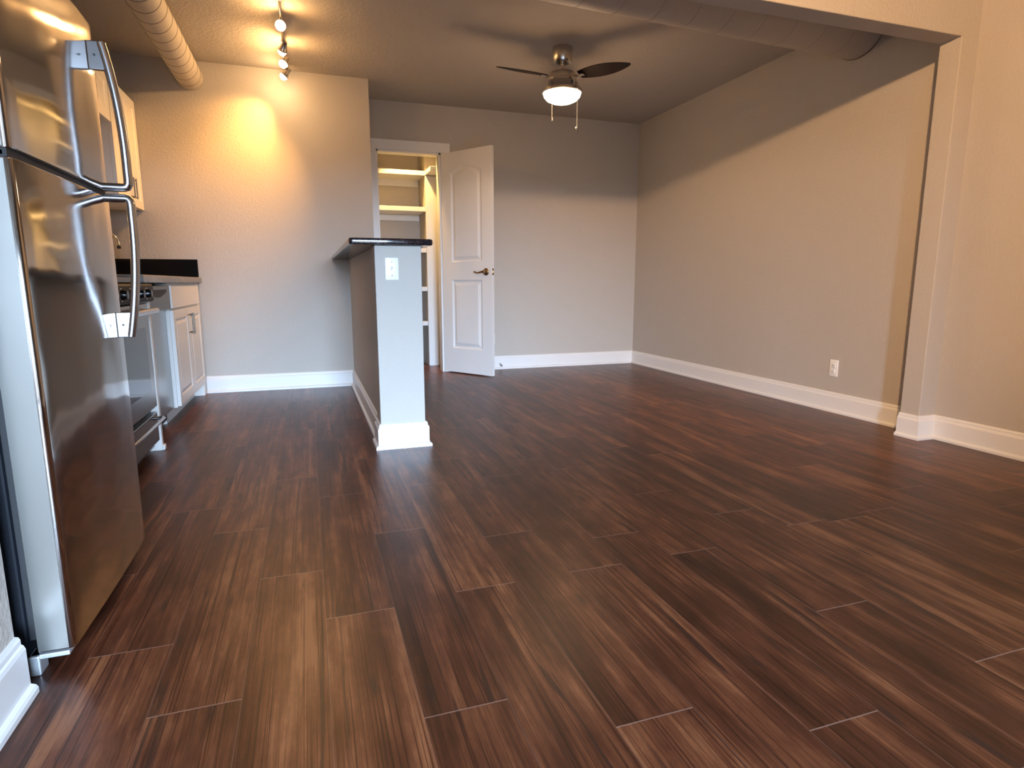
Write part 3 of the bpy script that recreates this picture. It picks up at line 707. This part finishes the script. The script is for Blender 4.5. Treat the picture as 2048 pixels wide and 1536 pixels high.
bm = NB(); lathe(bm, [(0.132, 2.206), (0.134, 2.190), (0.128, 2.165), (0.108, 2.143), (0.075, 2.128), (0.035, 2.121), (0, 2.120)], L3, 48); obj('glass_bowl', bm, 'bowl', cf, smooth=60)
for (dx, dy, z1, fob) in ((-0.112, -0.088, 1.985, 0), (0.060, -0.130, 1.925, 1)):
    x, y = FC[0]+dx, FC[1]+dy
    bm = NB(); z = 2.20
    tube(bm, [(x, y, 2.20), (x, y, z1)], 0.0014, n=6)
    while z > z1:
        lathe(bm, [(0, 0.0024), (0.0024, 0), (0, -0.0024)], (x, y, z), 6); z -= 0.0055
    pc = obj('pull_chain', bm, 'nickel', cf)
    bm = NB()
    if fob:
        lathe(bm, [(0, 0.011), (0.008, 0.008), (0.011, 0), (0.008, -0.008), (0, -0.011)], (x, y, z1), 14); lathe(bm, [(0, 0.007), (0.007, 0), (0, -0.007)], (x+0.006, y, z1-0.016), 12); lathe(bm, [(0, 0.006), (0.006, 0), (0, -0.006)], (x-0.008, y, z1+0.008), 12)
    else: lathe(bm, [(0.002, 0.014), (0.004, 0.006), (0.006, -0.008), (0.003, -0.014), (0, -0.015)], (x, y, z1), 12)
    obj('pull_fob', bm, 'nickel', pc, smooth=50)
for k in range(3):
    ang = math.radians(-52+120*k)
    R = Matrix.Translation((FC[0], FC[1], 2.285)) @ Matrix.Rotation(ang, 4, 'Z')
    bm = NB(); box(bm, 0.085, 0.17, -0.018, 0.018, -0.004, 0.001, 0.001, 1, R); obj('blade_arm', bm, 'nickel', cf)
    t = NB(); n = 20; prof = []
    for i in range(n+1):
        s = i/n; r = 0.135+0.375*s
        wdt = 0.006+0.062*math.sin(PI*(0.14+0.86*s))**0.75 if s < 1 else 0.006
        prof.append((r, wdt))
    rings = []
    for r, wdt in prof:
        rings.append([t.verts.new((r, s2*wdt, h2)) for s2, h2 in ((-1, -0.002), (1, -0.002), (1, 0.002), (-1, 0.002))])
    for a, c in zip(rings, rings[1:]):
        for j in range(4): t.faces.new((a[j], a[(j+1) % 4], c[(j+1) % 4], c[j]))
    t.faces.new(rings[0][::-1]); t.faces.new(rings[-1]); bmesh.ops.recalc_face_normals(t, faces=t.faces)
    bm = merge(NB(), t, R @ Matrix.Translation((0, 0, 0.003)) @ Matrix.Rotation(math.radians(-14), 4, 'X')); obj('blade', bm, 'blade', cf, label='dark walnut fan blade')

# ------------------------------------------------------------------ lamps outside the view that light the place
cl_ = thing('ceiling_spotlight', 'ceiling spotlight in front of the beam aimed at the right wall', 'ceiling light', (0.5, 0.05, H))
bm = NB(); lathe(bm, [(0.06, H-0.0005), (0.06, H-0.02), (0.02, H-0.03), (0.0, H-0.03)], (0.5, 0.05, 0), 28); tube(bm, [(0.5, 0.05, H-0.02), (0.485, 0.035, H-0.128)], 0.007, n=8); obj('base', bm, 'nickel', cl_, smooth=40)
_a = Vector((2.86, 2.75, -0.75)).normalized(); _m = Matrix.Translation((0.485, 0.035, 2.358)) @ _a.to_track_quat('Z', 'Y').to_matrix().to_4x4()
bm = NB(); lathe(bm, [(0.018, -0.075), (0.030, -0.065), (0.036, -0.02), (0.040, 0.012), (0.036, 0.012), (0.030, -0.02), (0, -0.022)], n=28, mat=_m); obj('shade', bm, 'nickel', cl_, smooth=40)
bm = NB(); lathe(bm, [(0, 0.004), (0.02, 0.002), (0.029, -0.006), (0.022, -0.018), (0, -0.019)], n=20, mat=_m); obj('bulb', bm, 'dome', cl_, smooth=60)
cl2 = thing('closet_lamp', 'small recessed closet ceiling lamp above the shelves', 'ceiling light', (0.93, 6.06, H))
bm = NB(); lathe(bm, [(0.06, H-0.0005), (0.06, H-0.008), (0.045, H-0.012), (0.045, H-0.006)], (0.93, 6.06, 0), 28); obj('trim_ring', bm, 'white', cl2, smooth=40)
bm = NB(); lathe(bm, [(0.044, H-0.007), (0.03, H-0.011), (0, H-0.012)], (0.93, 6.06, 0), 24); obj('lens', bm, 'dome', cl2, smooth=60)
